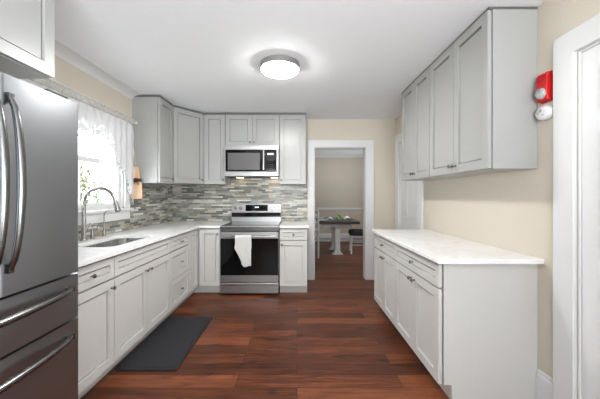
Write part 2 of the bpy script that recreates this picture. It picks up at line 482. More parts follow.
# rear wall; its wide unseen window is added to let daylight in
RX0, RX1, RZ0, RZ1 = -1.1, 1.1, 0.85, 2.25
bm = B()
box(bm, XL - T, RX0, YR - T, YR, 0, ZC); box(bm, RX1, XR + T, YR - T, YR, 0, ZC)
box(bm, RX0, RX1, YR - T, YR, 0, RZ0); box(bm, RX0, RX1, YR - T, YR, RZ1, ZC)
struct('wall_rear', bm, M['wall'])
w = struct('added_rear_window', bx(RX0 + 0.002, RX1 - 0.002, YR - 0.09, YR - 0.03, RZ0 + 0.002, RZ0 + 0.06), M['trim'])
bm = B()
box(bm, RX0 + .002, RX0 + .06, YR - .09, YR - .03, RZ0 + .06, RZ1 - .002); box(bm, RX1 - .06, RX1 - .002, YR - .09, YR - .03, RZ0 + .06, RZ1 - .002)
box(bm, RX0 + .06, RX1 - .06, YR - .09, YR - .03, RZ1 - .06, RZ1 - .002)
for k in (1, 2):
    xm = RX0 + (RX1 - RX0) * k / 3; box(bm, xm - .03, xm + .03, YR - .09, YR - .03, RZ0 + .06, RZ1 - .06)
obj('added_window_frame', bm, M['trim'], w)

w = struct('added_side_window', bx(XR + .03, XR + .09, -1.348, -.402, .402, .46), M['trim'])  # unseen window added to light the left cabinet doors
bm = B(); box(bm, XR + .03, XR + .09, -1.348, -1.29, .46, 1.848); box(bm, XR + .03, XR + .09, -.46, -.402, .46, 1.848)
box(bm, XR + .03, XR + .09, -1.29, -.46, 1.79, 1.848)
obj('added_window_frame', bm, M['trim'], w)

# dining room shell
bm = B()
box(bm, DXL - T, DXL, YB + T, YD, 0, ZC - .005); struct('wall_dining_left', bm, M['dining_wall'])
bm = B()
box(bm, DXR, DXR + T, YB + T, 6.05, 0, ZC - .005); box(bm, DXR, DXR + T, 6.95, YD, 0, ZC - .005)
box(bm, DXR, DXR + T, 6.05, 6.95, 0, 0.95); box(bm, DXR, DXR + T, 6.05, 6.95, 2.05, ZC - .005)  # unseen opening added to bring daylight into the dining room
struct('wall_dining_right', bm, M['dining_wall'])
struct('wall_dining_back', bx(DXL - T, DXR + T, YD, YD + T, 0, ZC - .005), M['dining_wall'])
struct('wall_dining_front', bx(XR + T, DXR + T, YB, YB + T, 0, ZC - .005), M['dining_wall'])
bm = B(); prism(bm, [(YD, 0.89), (YD - .018, .895), (YD - .03, .92), (YD - .03, .945), (YD - .018, .955), (YD, .96)], 'x', DXL, DXR)
struct('trim_1', bm, M['trim'])                      # chair rail
bm = B(); prism(bm, [(YD, ZC - .09), (YD - .015, ZC - .085), (YD - .075, ZC - .02), (YD - .08, ZC - .006), (YD, ZC - .006)], 'x', DXL, DXR)
struct('trim_2', bm, M['trim'])                      # dining crown moulding
bm = B(); prism(bm, [(YD, 0), (YD - .016, 0), (YD - .016, .11), (YD - .008, .13), (YD, .13)], 'x', DXL, -0.42)
box(bm, 2.02, DXR, YD - .016, YD, 0, .13)
struct('baseboard_dining', bm, M['trim'])

# door casing to the dining room
bm = B(); cw = 0.104
prism(bm, [(OX0 - cw, 0), (OX0 - cw, OZ + .118), (OX1 + .122, OZ + .118), (OX1 + .122, 0), (OX1, 0), (OX1, OZ), (OX0, OZ), (OX0, 0)], 'y', YB - .022, YB - .0005)
box(bm, OX0 - .0, OX0 + .012, YB - .0005, YB + T + .02, 0, OZ); box(bm, OX1 - .012, OX1, YB - .0005, YB + T + .02, 0, OZ)
box(bm, OX0 + .012, OX1 - .012, YB - .0005, YB + T + .02, OZ - .012, OZ)
struct('trim_3', bm, M['trim'], bevel=.004)


def side_door(n, y0, y1, casing, zc, knob_far):
    """closed panel door in the right wall with its casing"""
    d = struct('door_%d' % n, bx(XR + .010, XR + .050, y0 + .014, y1 - .014, 0.008, zc - .014), M['trim'])
    pm = B()
    ym = (y0 + y1) / 2
    for (a, b) in ((y0 + .11, ym - .05), (ym + .05, y1 - .11)):
        for (c, e) in ((.25, .85), (1.0, 1.62), (1.74, zc - .13)):
            vs = box(pm, XR + .004, XR + .010, a, b, c, e)
    obj('door_panel', pm, M['trim'], d, bevel=.006)
    if n == 1:
        yk = y1 - .07 if knob_far else y0 + .07
        lm = B(); lathe(lm, [(.027, 0), (.027, .006), (.010, .010), (.010, .028), (.024, .034), (.026, .05), (.018, .06), (0, .062)], 20, axis_mat((XR + .010, yk, .98), (-1, 0, 0)))
        obj('door_knob', lm, M['chrome'], d, smooth=40)
    bm = B(); c = casing
    prism(bm, [(y0 - c, 0), (y0 - c, zc + c), (y1 + c, zc + c), (y1 + c, 0), (y1, 0), (y1, zc), (y0, zc), (y0, 0)], 'x', XR - .024, XR - .0005)
    box(bm, XR - .0005, XR + T, y0 + .0005, y0 + .012, 0, zc); box(bm, XR - .0005, XR + T, y1 - .012, y1 - .0005, 0, zc)
    box(bm, XR - .0005, XR + T, y0 + .012, y1 - .012, zc - .012, zc - .0005)
    struct('trim_%d' % (n + 3), bm, M['trim'], bevel=.004)


side_door(1, D1Y0, D1Y1, .126, D1Z, False)
side_door(2, D2Y0, D2Y1, .13, D1Z, True)

# crown cove along the left wall, small cove at the back
bm = B()
cove = [(XL, ZC), (XL, 2.440)] + [(XL + .11 - .104 * math.cos(a), 2.445 + .0 + (ZC - 2.45) * math.sin(a)) for a in [k * PI / 16 for k in range(0, 9)]] + [(XL + .112, ZC)]
prism(bm, cove, 'y', YR, YB)
struct('trim_6', bm, M['trim'], smooth=30)

# baseboards
bm = B(); prism(bm, [(XR, 0), (XR - .016, 0), (XR - .016, .185), (XR - .010, .19), (XR - .010, .205), (XR - .004, .215), (XR, .215)], 'y', D1Y1 + .127, 1.818)
prism(bm, [(XR, 0), (XR - .016, 0), (XR - .016, .185), (XR, .215)], 'y', 3.362, D2Y0 - .131)
struct('baseboard_right', bm, M['trim'])
bm = B(); prism(bm, [(YB, 0), (YB - .016, 0), (YB - .016, .185), (YB - .010, .2), (YB, .215)], 'x', OX1 + .123, XR - .026)
struct('baseboard_back', bm, M['trim'])

# window over the sink
w = B()
cs = .095
prism(w, [(WY0 - cs, WZ0 - .001), (WY0 - cs, WZ1 + cs), (WY1 + cs, WZ1 + cs), (WY1 + cs, WZ0 - .001), (WY1, WZ0 - .001), (WY1, WZ1), (WY0, WZ1), (WY0, WZ0 - .001)], 'x', XL + .0005, XL + .022)
w = struct('window_1', w, M['trim'], bevel=.003)
bm = B()
box(bm, XL - .06, XL + .05, WY0 - cs - .03, WY1 + cs + .03, WZ0 - .03, WZ0 - .002)
obj('window_sill', bm, M['trim'], w, bevel=.006)
obj('window_apron', bx(XL + .0005, XL + .02, WY0 - cs, WY1 + cs, WZ0 - .125, WZ0 - .031), M['trim'], w, bevel=.003)
bm = B()
for (a, b, c, d_) in ((WY0, WY0 + .02, WZ0, WZ1), (WY1 - .02, WY1, WZ0, WZ1), (WY0, WY1, WZ1 - .02, WZ1), (WY0, WY1, WZ0 - .002, WZ0 + .018)):
    box(bm, XL - .115, XL - .001, a, b, c, d_)
obj('window_jamb', bm, M['trim'], w)
zm = 1.655


def sash(z0, z1, x):
    bm = B(); y0, y1 = WY0 + .021, WY1 - .021; r = .045
    box(bm, x, x + .03, y0, y0 + r, z0, z1); box(bm, x, x + .03, y1 - r, y1, z0, z1)
    box(bm, x, x + .03, y0 + r, y1 - r, z0, z0 + r); box(bm, x, x + .03, y0 + r, y1 - r, z1 - r, z1)
    for k in (1, 2, 3):
        ym = y0 + (y1 - y0) * k / 4; box(bm, x + .006, x + .024, ym - .008, ym + .008, z0 + r, z1 - r)
    z_ = (z0 + z1) / 2; box(bm, x + .007, x + .023, y0 + r, y1 - r, z_ - .008, z_ + .008)
    o = obj('window_sash', bm, M['trim'], w)
    obj('window_pane', bx(x + .013, x + .017, y0 + r - .004, y1 - r + .004, z0 + r - .004, z1 - r + .004), M['glass'], o)


sash(WZ0 + .019, zm + .02, XL - .055); sash(zm - .02, WZ1 - .021, XL - .09)

# backsplash: mosaic tile on the two walls
bm = B(); box(bm, XL + .012, OX0 - cw - .004, YB - .010, YB - .0005, .9155, 1.472)
box(bm, -1.027, -.258, YB - .010, YB - .0005, 1.472, 1.60)
tag(obj('mosaic_backsplash', bm, M['tile_back']), 'grey and beige linear mosaic tile backsplash on the wall behind the range', 'backsplash')
bm = B()
box(bm, XL + .0005, XL + .010, 1.62, WY0 - cs - .034, .9155, 1.472)
box(bm, XL + .0005, XL + .010, WY0 - cs - .034, WY1 + cs + .032, .9155, WZ0 - .127)
box(bm, XL + .0005, XL + .010, WY1 + cs + .032, YB - .012, .9155, 1.458)
tag(obj('mosaic_backsplash', bm, M['tile_left']), 'grey linear mosaic tile backsplash below and beside the window over the sink', 'backsplash')

# ------------------------------------------------------------------ cabinets


def shaker(x0, x1, z0, z1, t=.024, st=.060, rec=.011, y=0.0):
    """five piece door/drawer front in the local XZ plane, front face at y, thickness behind it"""
    bm = B(); box(bm, x0, x1, y, y + t, z0, z1)
    bmesh.ops.recalc_face_normals(bm, faces=bm.faces); bm.normal_update()
    st_ = min(st, (x1 - x0) * .28, (z1 - z0) * .30)
    f = [f for f in bm.faces if all(abs(v.co.y - y) < 1e-6 for v in f.verts)]
    bmesh.ops.inset_region(bm, faces=f, thickness=st_, depth=0, use_even_offset=True)
    f = [f for f in bm.faces if all(abs(v.co.y - y) < 1e-6 for v in f.verts) and min(v.co.x for v in f.verts) > x0 + st_ * .9 and max(v.co.x for v in f.verts) < x1 - st_ * .9
         and min(v.co.z for v in f.verts) > z0 + st_ * .9 and max(v.co.z for v in f.verts) < z1 - st_ * .9]
    gr = .011                                   # the panel sits in a groove in the frame
    bmesh.ops.inset_region(bm, faces=f, thickness=.0006, depth=0, use_even_offset=True)
    bmesh.ops.translate(bm, verts=list({v for q in f for v in q.verts}), vec=(0, rec + gr, 0))
    bmesh.ops.inset_region(bm, faces=f, thickness=.009, depth=0, use_even_offset=True)
    bmesh.ops.inset_region(bm, faces=f, thickness=.0006, depth=0, use_even_offset=True)
    bmesh.ops.translate(bm, verts=list({v for q in f for v in q.verts}), vec=(0, -gr, 0))
    return bm


def knob(parent, x, z, y=0.0, d=(0, -1, 0)):
    bm = B(); lathe(bm, [(.0085, 0), (.0085, .002), (.0055, .005), (.0055, .014), (.012, .018), (.0145, .023), (.0125, .028), (.006, .031), (0, .0315)], 16, axis_mat((x, y, z), d))
    obj('knob', bm, M['knob'], parent, smooth=35)


def front(root, kind, x0, x1, z0, z1, knobs=(), mat='cab'):
    o = obj(kind, shaker(x0, x1, z0, z1), M[mat], root)
    for (x, z) in knobs: knob(o, x, z)
    return o


def base_cabinet(label, loc, rot, w, depth, fronts, group=None):
    r = thing('base_cabinet', label, 'cabinet', loc, rot, group)
    bm = B(); prism(bm, [(.034, .105), (.034, .883), (depth, .883), (depth, .0), (.085, .0), (.085, .105)], 'x', 0.0008, w - .0008)
    obj('cabinet_body', bm, M['cab'], r, bevel=.0015)
    for f in fronts: front(r, *f)
    return r


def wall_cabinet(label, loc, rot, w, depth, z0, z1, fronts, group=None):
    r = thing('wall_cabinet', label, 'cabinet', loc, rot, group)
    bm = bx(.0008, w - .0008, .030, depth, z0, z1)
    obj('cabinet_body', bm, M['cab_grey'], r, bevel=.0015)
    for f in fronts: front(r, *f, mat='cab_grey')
    obj('top_shade_strip', bx(.0008, w - .0008, .006, depth, z1 + .0005, ZC - .001), M['top_shade_strip'], r)  # dark strip drawn in place of the gap's shadow
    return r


g = .004
XF = -1.31          # face of the left run
YF = 3.81           # face of the back run
RL = PI / 2; RR = -PI / 2
DL = XF - XL - .002          # depth of the left run
# left run: local x runs away from the camera
ya, yb, yc, yd = 1.60, 2.066, 2.985, 3.517
w1 = yb - ya
base_cabinet('light grey base cabinet with one drawer over one door, next to the refrigerator', (XF, ya, 0), RL, w1, DL,
             [('drawer', g, w1 - g, .724, .868, [(w1 * .5, .795)]), ('door', g, w1 - g, .112, .712, [(w1 - .035, .655)])])
w2 = yc - yb
base_cabinet('wide light grey base cabinet under the sink with a false front above two doors', (XF, yb, 0), RL, w2, .095,
             [('false_front', g, w2 - g, .724, .868), ('door', g, w2 / 2 - g / 2, .112, .712, [(w2 / 2 - .035, .66)]), ('door', w2 / 2 + g / 2, w2 - g, .112, .712, [(w2 / 2 + .035, .66)])])
w3 = yd - yc
base_cabinet('light grey base cabinet with three stacked drawers on the window side', (XF, yc, 0), RL, w3, DL,
             [('drawer', g, w3 - g, .724, .868, [(w3 / 2, .795)]), ('drawer', g, w3 - g, .420, .715, [(w3 / 2, .568)]), ('drawer', g, w3 - g, .112, .413, [(w3 / 2, .263)])])
# the sink base is an open box: side, back and bottom panels behind its face frame
sb = [o for o in C.objects if o.name.startswith('base_cabinet')][1]
bm = B()
xs = XF - .096; xw = XL + .003
box(bm, xw, xs, yb + .001, yb + .018, .0, .883); box(bm, xw, xs, yc - .018, yc - .001, .0, .883)
box(bm, xw, xw + .012, yb + .018, yc - .018, .0, .883); box(bm, xw + .012, xs, yb + .018, yc - .018, .1, .115)
po = obj('cabinet_carcass', bm, M['cab']); po.parent = sb
po.matrix_parent_inverse = (Matrix.Translation((XF, yb, 0)) @ Matrix.Rotation(RL, 4, 'Z')).inverted()

# corner cabinet with two full height doors meeting at the inside corner
XS0 = -1.012        # left side of the range gap
r = thing('corner_base_cabinet', 'light grey corner base cabinet with two full height doors meeting left of the range', 'cabinet')
bm = B()
i = .034; k = .085
Lp = lambda o, z: [(XF - o, yd + .001), (XF - o, YF + o), (XS0 - .001, YF + o), (XS0 - .001, YB - .011), (XL + .011, YB - .011), (XL + .011, yd + .001)]
prism(bm, Lp(i, 0), 'z', .105, .883); prism(bm, Lp(k, 0), 'z', 0, .105)
obj('cabinet_body', bm, M['cab'], r, bevel=.0015)
o = obj('door', shaker(g, YF - yd - .004, .112, .868), M['cab'], r)
o.location = (XF, yd, 0); o.rotation_euler = (0, 0, RL)
o = obj('door', shaker(.0215, XS0 - XF - g, .112, .868), M['cab'], r)
o.location = (XF, YF, 0); knob(o, XS0 - XF - .035, .80)

# right of the range
XS1, XE = -.232, .138
w4 = XE - XS1
base_cabinet('narrow light grey base cabinet with drawer and door, right of the range', (XS1, YF, 0), 0, w4, YB - YF - .002,
             [('drawer', g, w4 - g, .724, .868, [(w4 / 2, .795)]), ('door', g, w4 - g, .112, .712, [(.035, .665)])])

# right run: local x runs towards the camera
XRF = .896
y0r, y1r, y2r = 1.823, 2.63, 3.35
for (a, b, lab) in ((y0r, y1r, 'grey base cabinet with wide drawer over two doors, nearest end of the right-hand run'),
                    (y1r, y2r, 'grey base cabinet with wide drawer over two doors, far end of the right-hand run')):
    ww = b - a
    base_cabinet(lab, (XRF, b, 0), RR, ww, XR - XRF - .002,
                 [('drawer', g, ww - g, .724, .868, [(ww / 2, .795)]), ('door', g, ww / 2 - g / 2, .112, .712, [(ww / 2 - .032, .665)]), ('door', ww / 2 + g / 2, ww - g, .112, .712, [(ww / 2 + .032, .665)])])

g = .0045
# uppers on the right wall
XRU = 1.21
for (a, b, lab) in ((y0r, y1r, 'grey two-door wall cabinet on the right wall, nearest the red alarm'),
                    (y1r, 3.34, 'grey two-door wall cabinet on the right wall, far end over the white counter')):
    ww = b - a
    wall_cabinet(lab, (XRU, b, 0), RR, ww, XR - XRU - .002, 1.479, 2.488,
                 [('door', g, ww / 2 - g * .4, 1.482, 2.485, [(ww / 2 - .03, 1.535)]), ('door', ww / 2 + g * .4, ww - g, 1.482, 2.485, [(ww / 2 + .03, 1.535)])])

# uppers at the back and left
XLU = -1.62; YBU = 4.14
UZ0, UZ1 = 1.476, 2.475
yl0, yl1 = 3.404, 3.765
ww = yl1 - yl0
wall_cabinet('narrow grey wall cabinet on the left wall beside the window curtain', (XLU, yl0, 0), RL, ww, XLU - XL - .002, 1.46, UZ1,
             [('door', g, ww - g, 1.463, UZ1 - .003, [(ww - .035, 1.53)])])
# diagonal corner wall cabinet
xd = -1.338
r = thing('corner_wall_cabinet', 'grey diagonal wall cabinet in the back left corner above the mosaic tiles', 'cabinet')
p0 = Vector((XLU, yl1)); p1 = Vector((xd, YBU)); dv = (p1 - p0); L = dv.length; dn = dv / L; nn = Vector((-dn.y, dn.x))   # nn points into the corner
q0 = p0 + nn * .021 + dn * .004; q1 = p1 + nn * .021 - dn * .004
bm = B(); prism(bm, [(XLU - .022, yl1 + .001), (q0.x, q0.y), (q1.x, q1.y), (xd - .001, YBU + .022), (xd - .001, YB - .002), (XL + .002, YB - .002), (XL + .002, yl1 + .001)], 'z', UZ0, UZ1)
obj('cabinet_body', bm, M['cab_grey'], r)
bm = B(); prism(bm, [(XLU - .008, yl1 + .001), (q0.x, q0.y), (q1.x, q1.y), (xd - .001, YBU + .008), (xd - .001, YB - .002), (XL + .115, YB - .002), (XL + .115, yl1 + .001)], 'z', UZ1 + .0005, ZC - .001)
obj('top_shade_strip', bm, M['top_shade_strip'], r)
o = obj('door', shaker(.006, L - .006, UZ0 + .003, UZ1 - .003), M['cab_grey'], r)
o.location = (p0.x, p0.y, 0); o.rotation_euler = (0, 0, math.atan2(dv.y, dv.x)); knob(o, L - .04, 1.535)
xm0, xm1, xu = -1.032, -.254, .128
ww = xm0 - xd
wall_cabinet('narrow grey wall cabinet between the corner cabinet and the microwave', (xd, YBU, 0), 0, ww, YB - YBU - .002, UZ0, UZ1,
             [('door', g, ww - g, UZ0 + .003, UZ1 - .003, [(ww - .03, 1.535)])])
ww = xm1 - xm0
wall_cabinet('short grey two-door wall cabinet directly above the microwave', (xm0, YBU, 0), 0, ww, YB - YBU - .002, 2.022, UZ1,
             [('door', g, ww / 2 - g * .4, 2.025, UZ1 - .003, [(ww / 2 - .028, 2.075)]), ('door', ww / 2 + g * .4, ww - g, 2.025, UZ1 - .003, [(ww / 2 + .028, 2.075)])])
ww = xu - xm1
wall_cabinet('tall grey wall cabinet right of the microwave, next to the dining doorway', (xm1, YBU, 0), 0, ww, YB - YBU - .002, UZ0, UZ1,
             [('door', g, ww - g, UZ0 + .003, UZ1 - .003, [(.03, 1.535)])])
# above the refrigerator
wall_cabinet('grey wall cabinet high above the refrigerator at the left edge', (XF, .715, 0), RL, .846, XF - XL - .002, 1.94, UZ1 + .01,
             [('door', g, .422, 1.943, UZ1 + .007, [(.39, 1.99)]), ('door', .4245, .846 - g, 1.943, UZ1 + .007, [(.455, 1.99)])])

# ------------------------------------------------------------------ countertops
bm = B(); prism(bm, [(XL + .011, ya), (XF + .025, ya), (XF + .025, YF - .025), (XS0 - .002, YF - .025), (XS0 - .002, YB - .0115), (XL + .011, YB - .0115)], 'z', .884, .914)
ct = obj('countertop', bm, M['quartz'])
SX0, SX1, SY0, SY1 = -1.765, -1.415, 2.2, 2.88
cut = B(); prism(cut, round_rect(SX0, SX1, SY0, SY1, .09), 'z', .85, .95)
boolean_cut(ct, cut)
for p in ct.data.polygons: p.use_smooth = False
md = ct.modifiers.new('edge', 'BEVEL'); md.width = .003; md.segments = 2; md.limit_method = 'ANGLE'
tag(ct, 'L-shaped white quartz countertop with the sink set in it, below the window', 'countertop')
ct = obj('countertop', rbox(XS1 + .002, XE + .022, YF - .025, YB - .0115, .884, .914, .003), M['quartz'])
tag(ct, 'small white quartz countertop right of the range', 'countertop')
ct = obj('countertop', rbox(XRF - .025, XR - .001, y0r - .05, y2r + .02, .884, .914, .004), M['quartz'])
tag(ct, 'long white quartz countertop on the right-hand base cabinets', 'countertop')

# ------------------------------------------------------------------ sink
r = thing('kitchen_sink', 'undermount stainless steel sink set into the white counter below the window', 'sink', ((SX0 + SX1) / 2, (SY0 + SY1) / 2, .68))
cx, cy = (SX0 + SX1) / 2, (SY0 + SY1) / 2
hx, hy = (SX1 - SX0) / 2, (SY1 - SY0) / 2
bm = B(); rings = []
for (o_, z, rr) in ((.018, .2030, .10), (-.001, .2030, .09), (-.002, .19, .088), (-.006, .04, .085), (-.02, .012, .075), (-.05, .0, .06), (-.058, -.003, .05), (-.02, -.004, .075), (.0, .008, .09), (.001, .199, .09), (.018, .199, .10)):
    rings.append([bm.verts.new((x, y, z)) for x, y in round_rect(-hx - o_, hx + o_, -hy - o_, hy + o_, max(rr, .02), 6)])
for a, b in list(zip(rings, rings[1:])) + [(rings[-1], rings[0])]:
    n = len(a)
    for q in range(n): bm.faces.new((a[q], a[(q + 1) % n], b[(q + 1) % n], b[q]))
bm.faces.new(rings[5]) if False else bm.faces.new(rings[6])
bm.faces.new(rings[7])
# drop the strip between the two bottom sheets so that each is capped on its own
obj('basin', bm, M['steel_bright'], r, smooth=40)
bm = B(); lathe(bm, [(.045, -.0025), (.045, .001), (.036, .002), (.03, -.001), (0, -.001)], 24)
obj('drain', bm, M['chrome'], r, smooth=40)

# faucet, filter tap, soap dispenser behind the sink
fx, fy = -1.865, 2.52
r = thing('kitchen_faucet', 'tall brushed nickel gooseneck faucet with pull-down spray head', 'faucet', (fx, fy, .9145))
bm = B(); lathe(bm, [(.028, 0), (.028, .006), (.022, .012), (.0185, .02), (.0185, .13), (.0165, .135), (.0165, .15)], 24)
obj('faucet_body', bm, M['chrome'], r, smooth=40)
# arc swings out over the sink
ang = math.radians(8); dx, dy = math.cos(ang), math.sin(ang)
R_ = .125; zt = .335
pts = [(0, 0, .15), (0, 0, .22), (0, 0, zt)]
for k in range(1, 15):
    a = PI * k / 14 * 0.94
    pts.append((dx * (R_ - R_ * math.cos(a)), dy * (R_ - R_ * math.cos(a)), zt + R_ * math.sin(a)))
bm = B(); tube(bm, pts, .0165, 16)
obj('spout', bm, M['chrome'], r, smooth=60)
e = Vector(pts[-1]); dd = (e - Vector(pts[-2])).normalized()
bm = B(); tube(bm, [e + dd * .001, e + dd * .012, e + dd * .02, e + dd * .07, e + dd * .105, e + dd * .112], [.0175, .02, .019, .022, .024, .019], 16)
obj('spray_head', bm, M['chrome'], r, smooth=40)
bm = B(); tube(bm, [(.0, .017, .075), (.0, .038, .078)], .012, 14); tube(bm, [(.0, .036, .078), (.004, .044, .09), (.02, .05, .15)], [.007, .006, .005], 10)
obj('lever_handle', bm, M['chrome'], r, smooth=50)

tx, ty = -1.875, 2.80
r = thing('filter_tap', 'thin nickel gooseneck water tap right of the tall faucet', 'faucet', (tx, ty, .9145))
bm = B(); lathe(bm, [(.02, 0), (.02, .006), (.014, .01), (.013, .055), (.009, .06), (.009, .066)], 20)
obj('tap_body', bm, M['chrome'], r, smooth=40)
pts = [(0, 0, .066), (0, 0, .12), (0, 0, .205)]
for k in range(1, 11):
    a = PI * k / 10 * .80
    pts.append((.07 - .07 * math.cos(a), .01 * k / 10, .205 + .055 * math.sin(a)))
bm = B(); tube(bm, pts, .0055, 12)
obj('tap_spout', bm, M['chrome'], r, smooth=60)
bm = B(); tube(bm, [(0, -.012, .04), (0, -.04, .048)], [.006, .004], 10)
obj('tap_lever', bm, M['chrome'], r, smooth=50)

r = thing('soap_dispenser', 'short nickel soap dispenser pump between the two sink taps', 'soap dispenser', (-1.87, 2.632, .9145))
bm = B(); lathe(bm, [(.021, 0), (.021, .006), (.014, .012), (.0125, .06), (.008, .064), (.006, .10), (.006, .112)], 20)
obj('pump_body', bm, M['chrome'], r, smooth=40)
bm = B(); tube(bm, [(-.006, 0, .117), (.0, 0, .12), (.03, 0, .12), (.05, 0, .115), (.055, 0, .104)], [.008, .009, .006, .0055, .005], 12)
obj('pump_nozzle', bm, M['chrome'], r, smooth=50)

# ------------------------------------------------------------------ refrigerator
r = thing('refrigerator', 'dark stainless french-door refrigerator with two bottom drawers at the left edge', 'refrigerator', (-1.125, .674, 0), RL)
FW = .82     # local x away from camera, front faces local -y, y=0 front plane
obj('body', rbox(.004, FW - .004, .078, .80, .02, 1.755, .004), M['dark'], r)


def curved_panel(x0, x1, z0, z1, th=.072, rr=.02):
    bm = B(); pts = []
    for k in range(6):
        a = PI / 2 * k / 5; pts.append((x0 + rr - rr * math.cos(a), rr - rr * math.sin(a)))
    for k in range(6):
        a = PI / 2 * k / 5; pts.append((x1 - rr + rr * math.sin(a), rr - rr * math.cos(a)))
    pts += [(x1, th), (x0, th)]
    prism(bm, pts, 'z', z0, z1); return bm


def bow_v(parent, x, z0, z1, out=.046):
    n = 16; pts = []
    for k in range(n + 1):
        s = k / n; pts.append((x, -.012 - out * (math.sin(PI * s) ** .55), z0 + (z1 - z0) * s))
    bm = B(); tube(bm, pts, [.011 + .004 * math.sin(PI * k / n) for k in range(n + 1)], 12)
    box(bm, x - .011, x + .011, -.02, 0.001, z0 - .014, z0 + .022); box(bm, x - .011, x + .011, -.02, 0.001, z1 - .022, z1 + .014)
    obj('handle', bm, M['steel_handle'], parent, smooth=50)


def bow_h(parent, x0, x1, z, out=.048):
    n = 16; pts = []
    for k in range(n + 1):
        s = k / n; pts.append((x0 + (x1 - x0) * s, -.012 - out * (math.sin(PI * s) ** .6), z))
    bm = B(); tube(bm, pts, [.011 + .004 * math.sin(PI * k / n) for k in range(n + 1)], 12)
    box(bm, x0 - .014, x0 + .022, -.02, 0.001, z - .011, z + .011); box(bm, x1 - .022, x1 + .014, -.02, 0.001, z - .011, z + .011)
    obj('handle', bm, M['steel_handle'], parent, smooth=50)


xc = FW / 2
o = obj('door', curved_panel(0, xc - .002, .918, 1.778), M['steel_v'], r, smooth=40); bow_v(o, xc - .032, 1.02, 1.69)
o = obj('door', curved_panel(xc + .002, FW, .918, 1.778), M['steel_v'], r, smooth=40); bow_v(o, xc + .032, 1.02, 1.69)
o = obj('drawer', curved_panel(0, FW, .690, .908), M['steel_v'], r, smooth=40); bow_h(o, .075, FW - .075, .845)
o = obj('drawer', curved_panel(0, FW, .075, .680), M['steel_v'], r, smooth=40); bow_h(o, .075, FW - .075, .610)
for xx in (.05, FW - .17):
    obj('hinge_cover', rbox(xx, xx + .12, .02, .15, 1.7785, 1.80, .006), M['dark'], r)
for xx in (.05, FW - .09):
    for yy in (.12, .72):
        bm = B(); lathe(bm, [(.02, 0), (.02, .019)], 14, Matrix.Translation((xx, yy, 0))); obj('foot', bm, M['dark'], r)
obj('toe_grille', bx(.01, FW - .01, .03, .07, .02, .068), M['dark'], r)

# ------------------------------------------------------------------ range
RX = -.622; RW = .764
r = thing('electric_range', 'stainless electric range with black glass oven door and back control panel', 'range', (RX, 3.765, 0))
h = RW / 2
obj('body', bx(-h, h, .05, .71, .03, .895), M['dark'], r)
# cooktop: steel rim, black glass
obj('cooktop_rim', rbox(-h, h, .012, .712, .8955, .914, .004), M['steel'], r)
ck = obj('cooktop', rbox(-h + .01, h - .01, .016, .645, .914, .919, .0015), M['cooktop'], r)
bm = B()
for (x, y, rad) in ((-.19, .18, .105), (.19, .18, .085), (-.19, .46, .08), (.19, .46, .1), (0, .33, .05)):
    for rr in (rad, rad * .62):
        n = 40
        a = [bm.verts.new((x + rr * math.cos(2 * PI * q / n), y + rr * math.sin(2 * PI * q / n), .9194)) for q in range(n)]
        b = [bm.verts.new((x + (rr - .004) * math.cos(2 * PI * q / n), y + (rr - .004) * math.sin(2 * PI * q / n), .9194)) for q in range(n)]
        for q in range(n): bm.faces.new((a[q], a[(q + 1) % n], b[(q + 1) % n], b[q]))
obj('burner_rings', bm, M['ring'], ck)
obj('front_trim', rbox(-h, h, .006, .049, .838, .895, .003), M['steel_handle'], r)
# backguard leaning slightly back
bm = B(); prism(bm, [(.648, .9145), (.648, 1.055), (.652, 1.06), (.652, 1.185), (.657, 1.19), (.712, 1.19), (.712, .9145)], 'x', -h, h)
bgd = obj('backguard', bm, M['steel'], r, bevel=.004)
bm = B(); prism(bm, [(.640, .9850), (.638, 1.05), (.650, 1.05), (.650, .9850)], 'x', -h + .008, h - .008)
obj('backguard_vent', bm, M['cooktop'], bgd)
tilt = math.atan2(.02, .20)
bm = B(); prism(bm, [(.649, 1.075), (.649, 1.17), (.654, 1.17), (.654, 1.075)], 'x', -.165, .175)
dp = obj('display_panel', bm, M['black_glass'], bgd)
bm = B()
for x in (-.022, -.006, .012, .026):
    prism(bm, [(.648, 1.124), (.648, 1.142), (.6495, 1.142), (.6495, 1.124)], 'x', x, x + .010)
obj('clock_digits', bm, M['digits'], dp)
for x in (-.325, -.245, .245, .325):
    bm = B(); mt = axis_mat((x, .6515, 1.122), (0, -1, 0))
    lathe(bm, [(.029, 0), (.029, .004), (.024, .007), (.023, .024), (.02, .028), (0, .028)], 24, mt)
    kb = obj('control_knob', bm, M['steel_bright'], bgd, smooth=40)
# oven door
od = obj('oven_door', rbox(-h + .003, h - .003, .0, .049, .178, .832, .005), M['steel'], r)
obj('door_glass', rbox(-h + .006, h - .006, -.004, .001, .268, .752, .001), M['black_glass'], od)
bm = B(); tube(bm, [(-h + .035, -.055, .785), (h - .035, -.055, .785)], .0135, 16)
for x in (-h + .06, h - .06):
    tube(bm, [(x, -.055, .785), (x, .001, .785)], .010, 12)
obj('handle', bm, M['steel_bright'], od, smooth=50)
# warming drawer with a lip
bm = B(); prism(bm, [(.0, .172), (-.018, .165), (-.02, .155), (.0, .14), (.0, .032), (.049, .032), (.049, .172)], 'x', -h + .003, h - .003)
obj('storage_drawer', bm, M['steel'], r, bevel=.003)
for x in (-h + .06, h - .06):
    for y in (.1, .62):
        bm = B(); lathe(bm, [(.018, 0), (.018, .029)], 12, Matrix.Translation((x, y, 0))); obj('foot', bm, M['dark'], r)

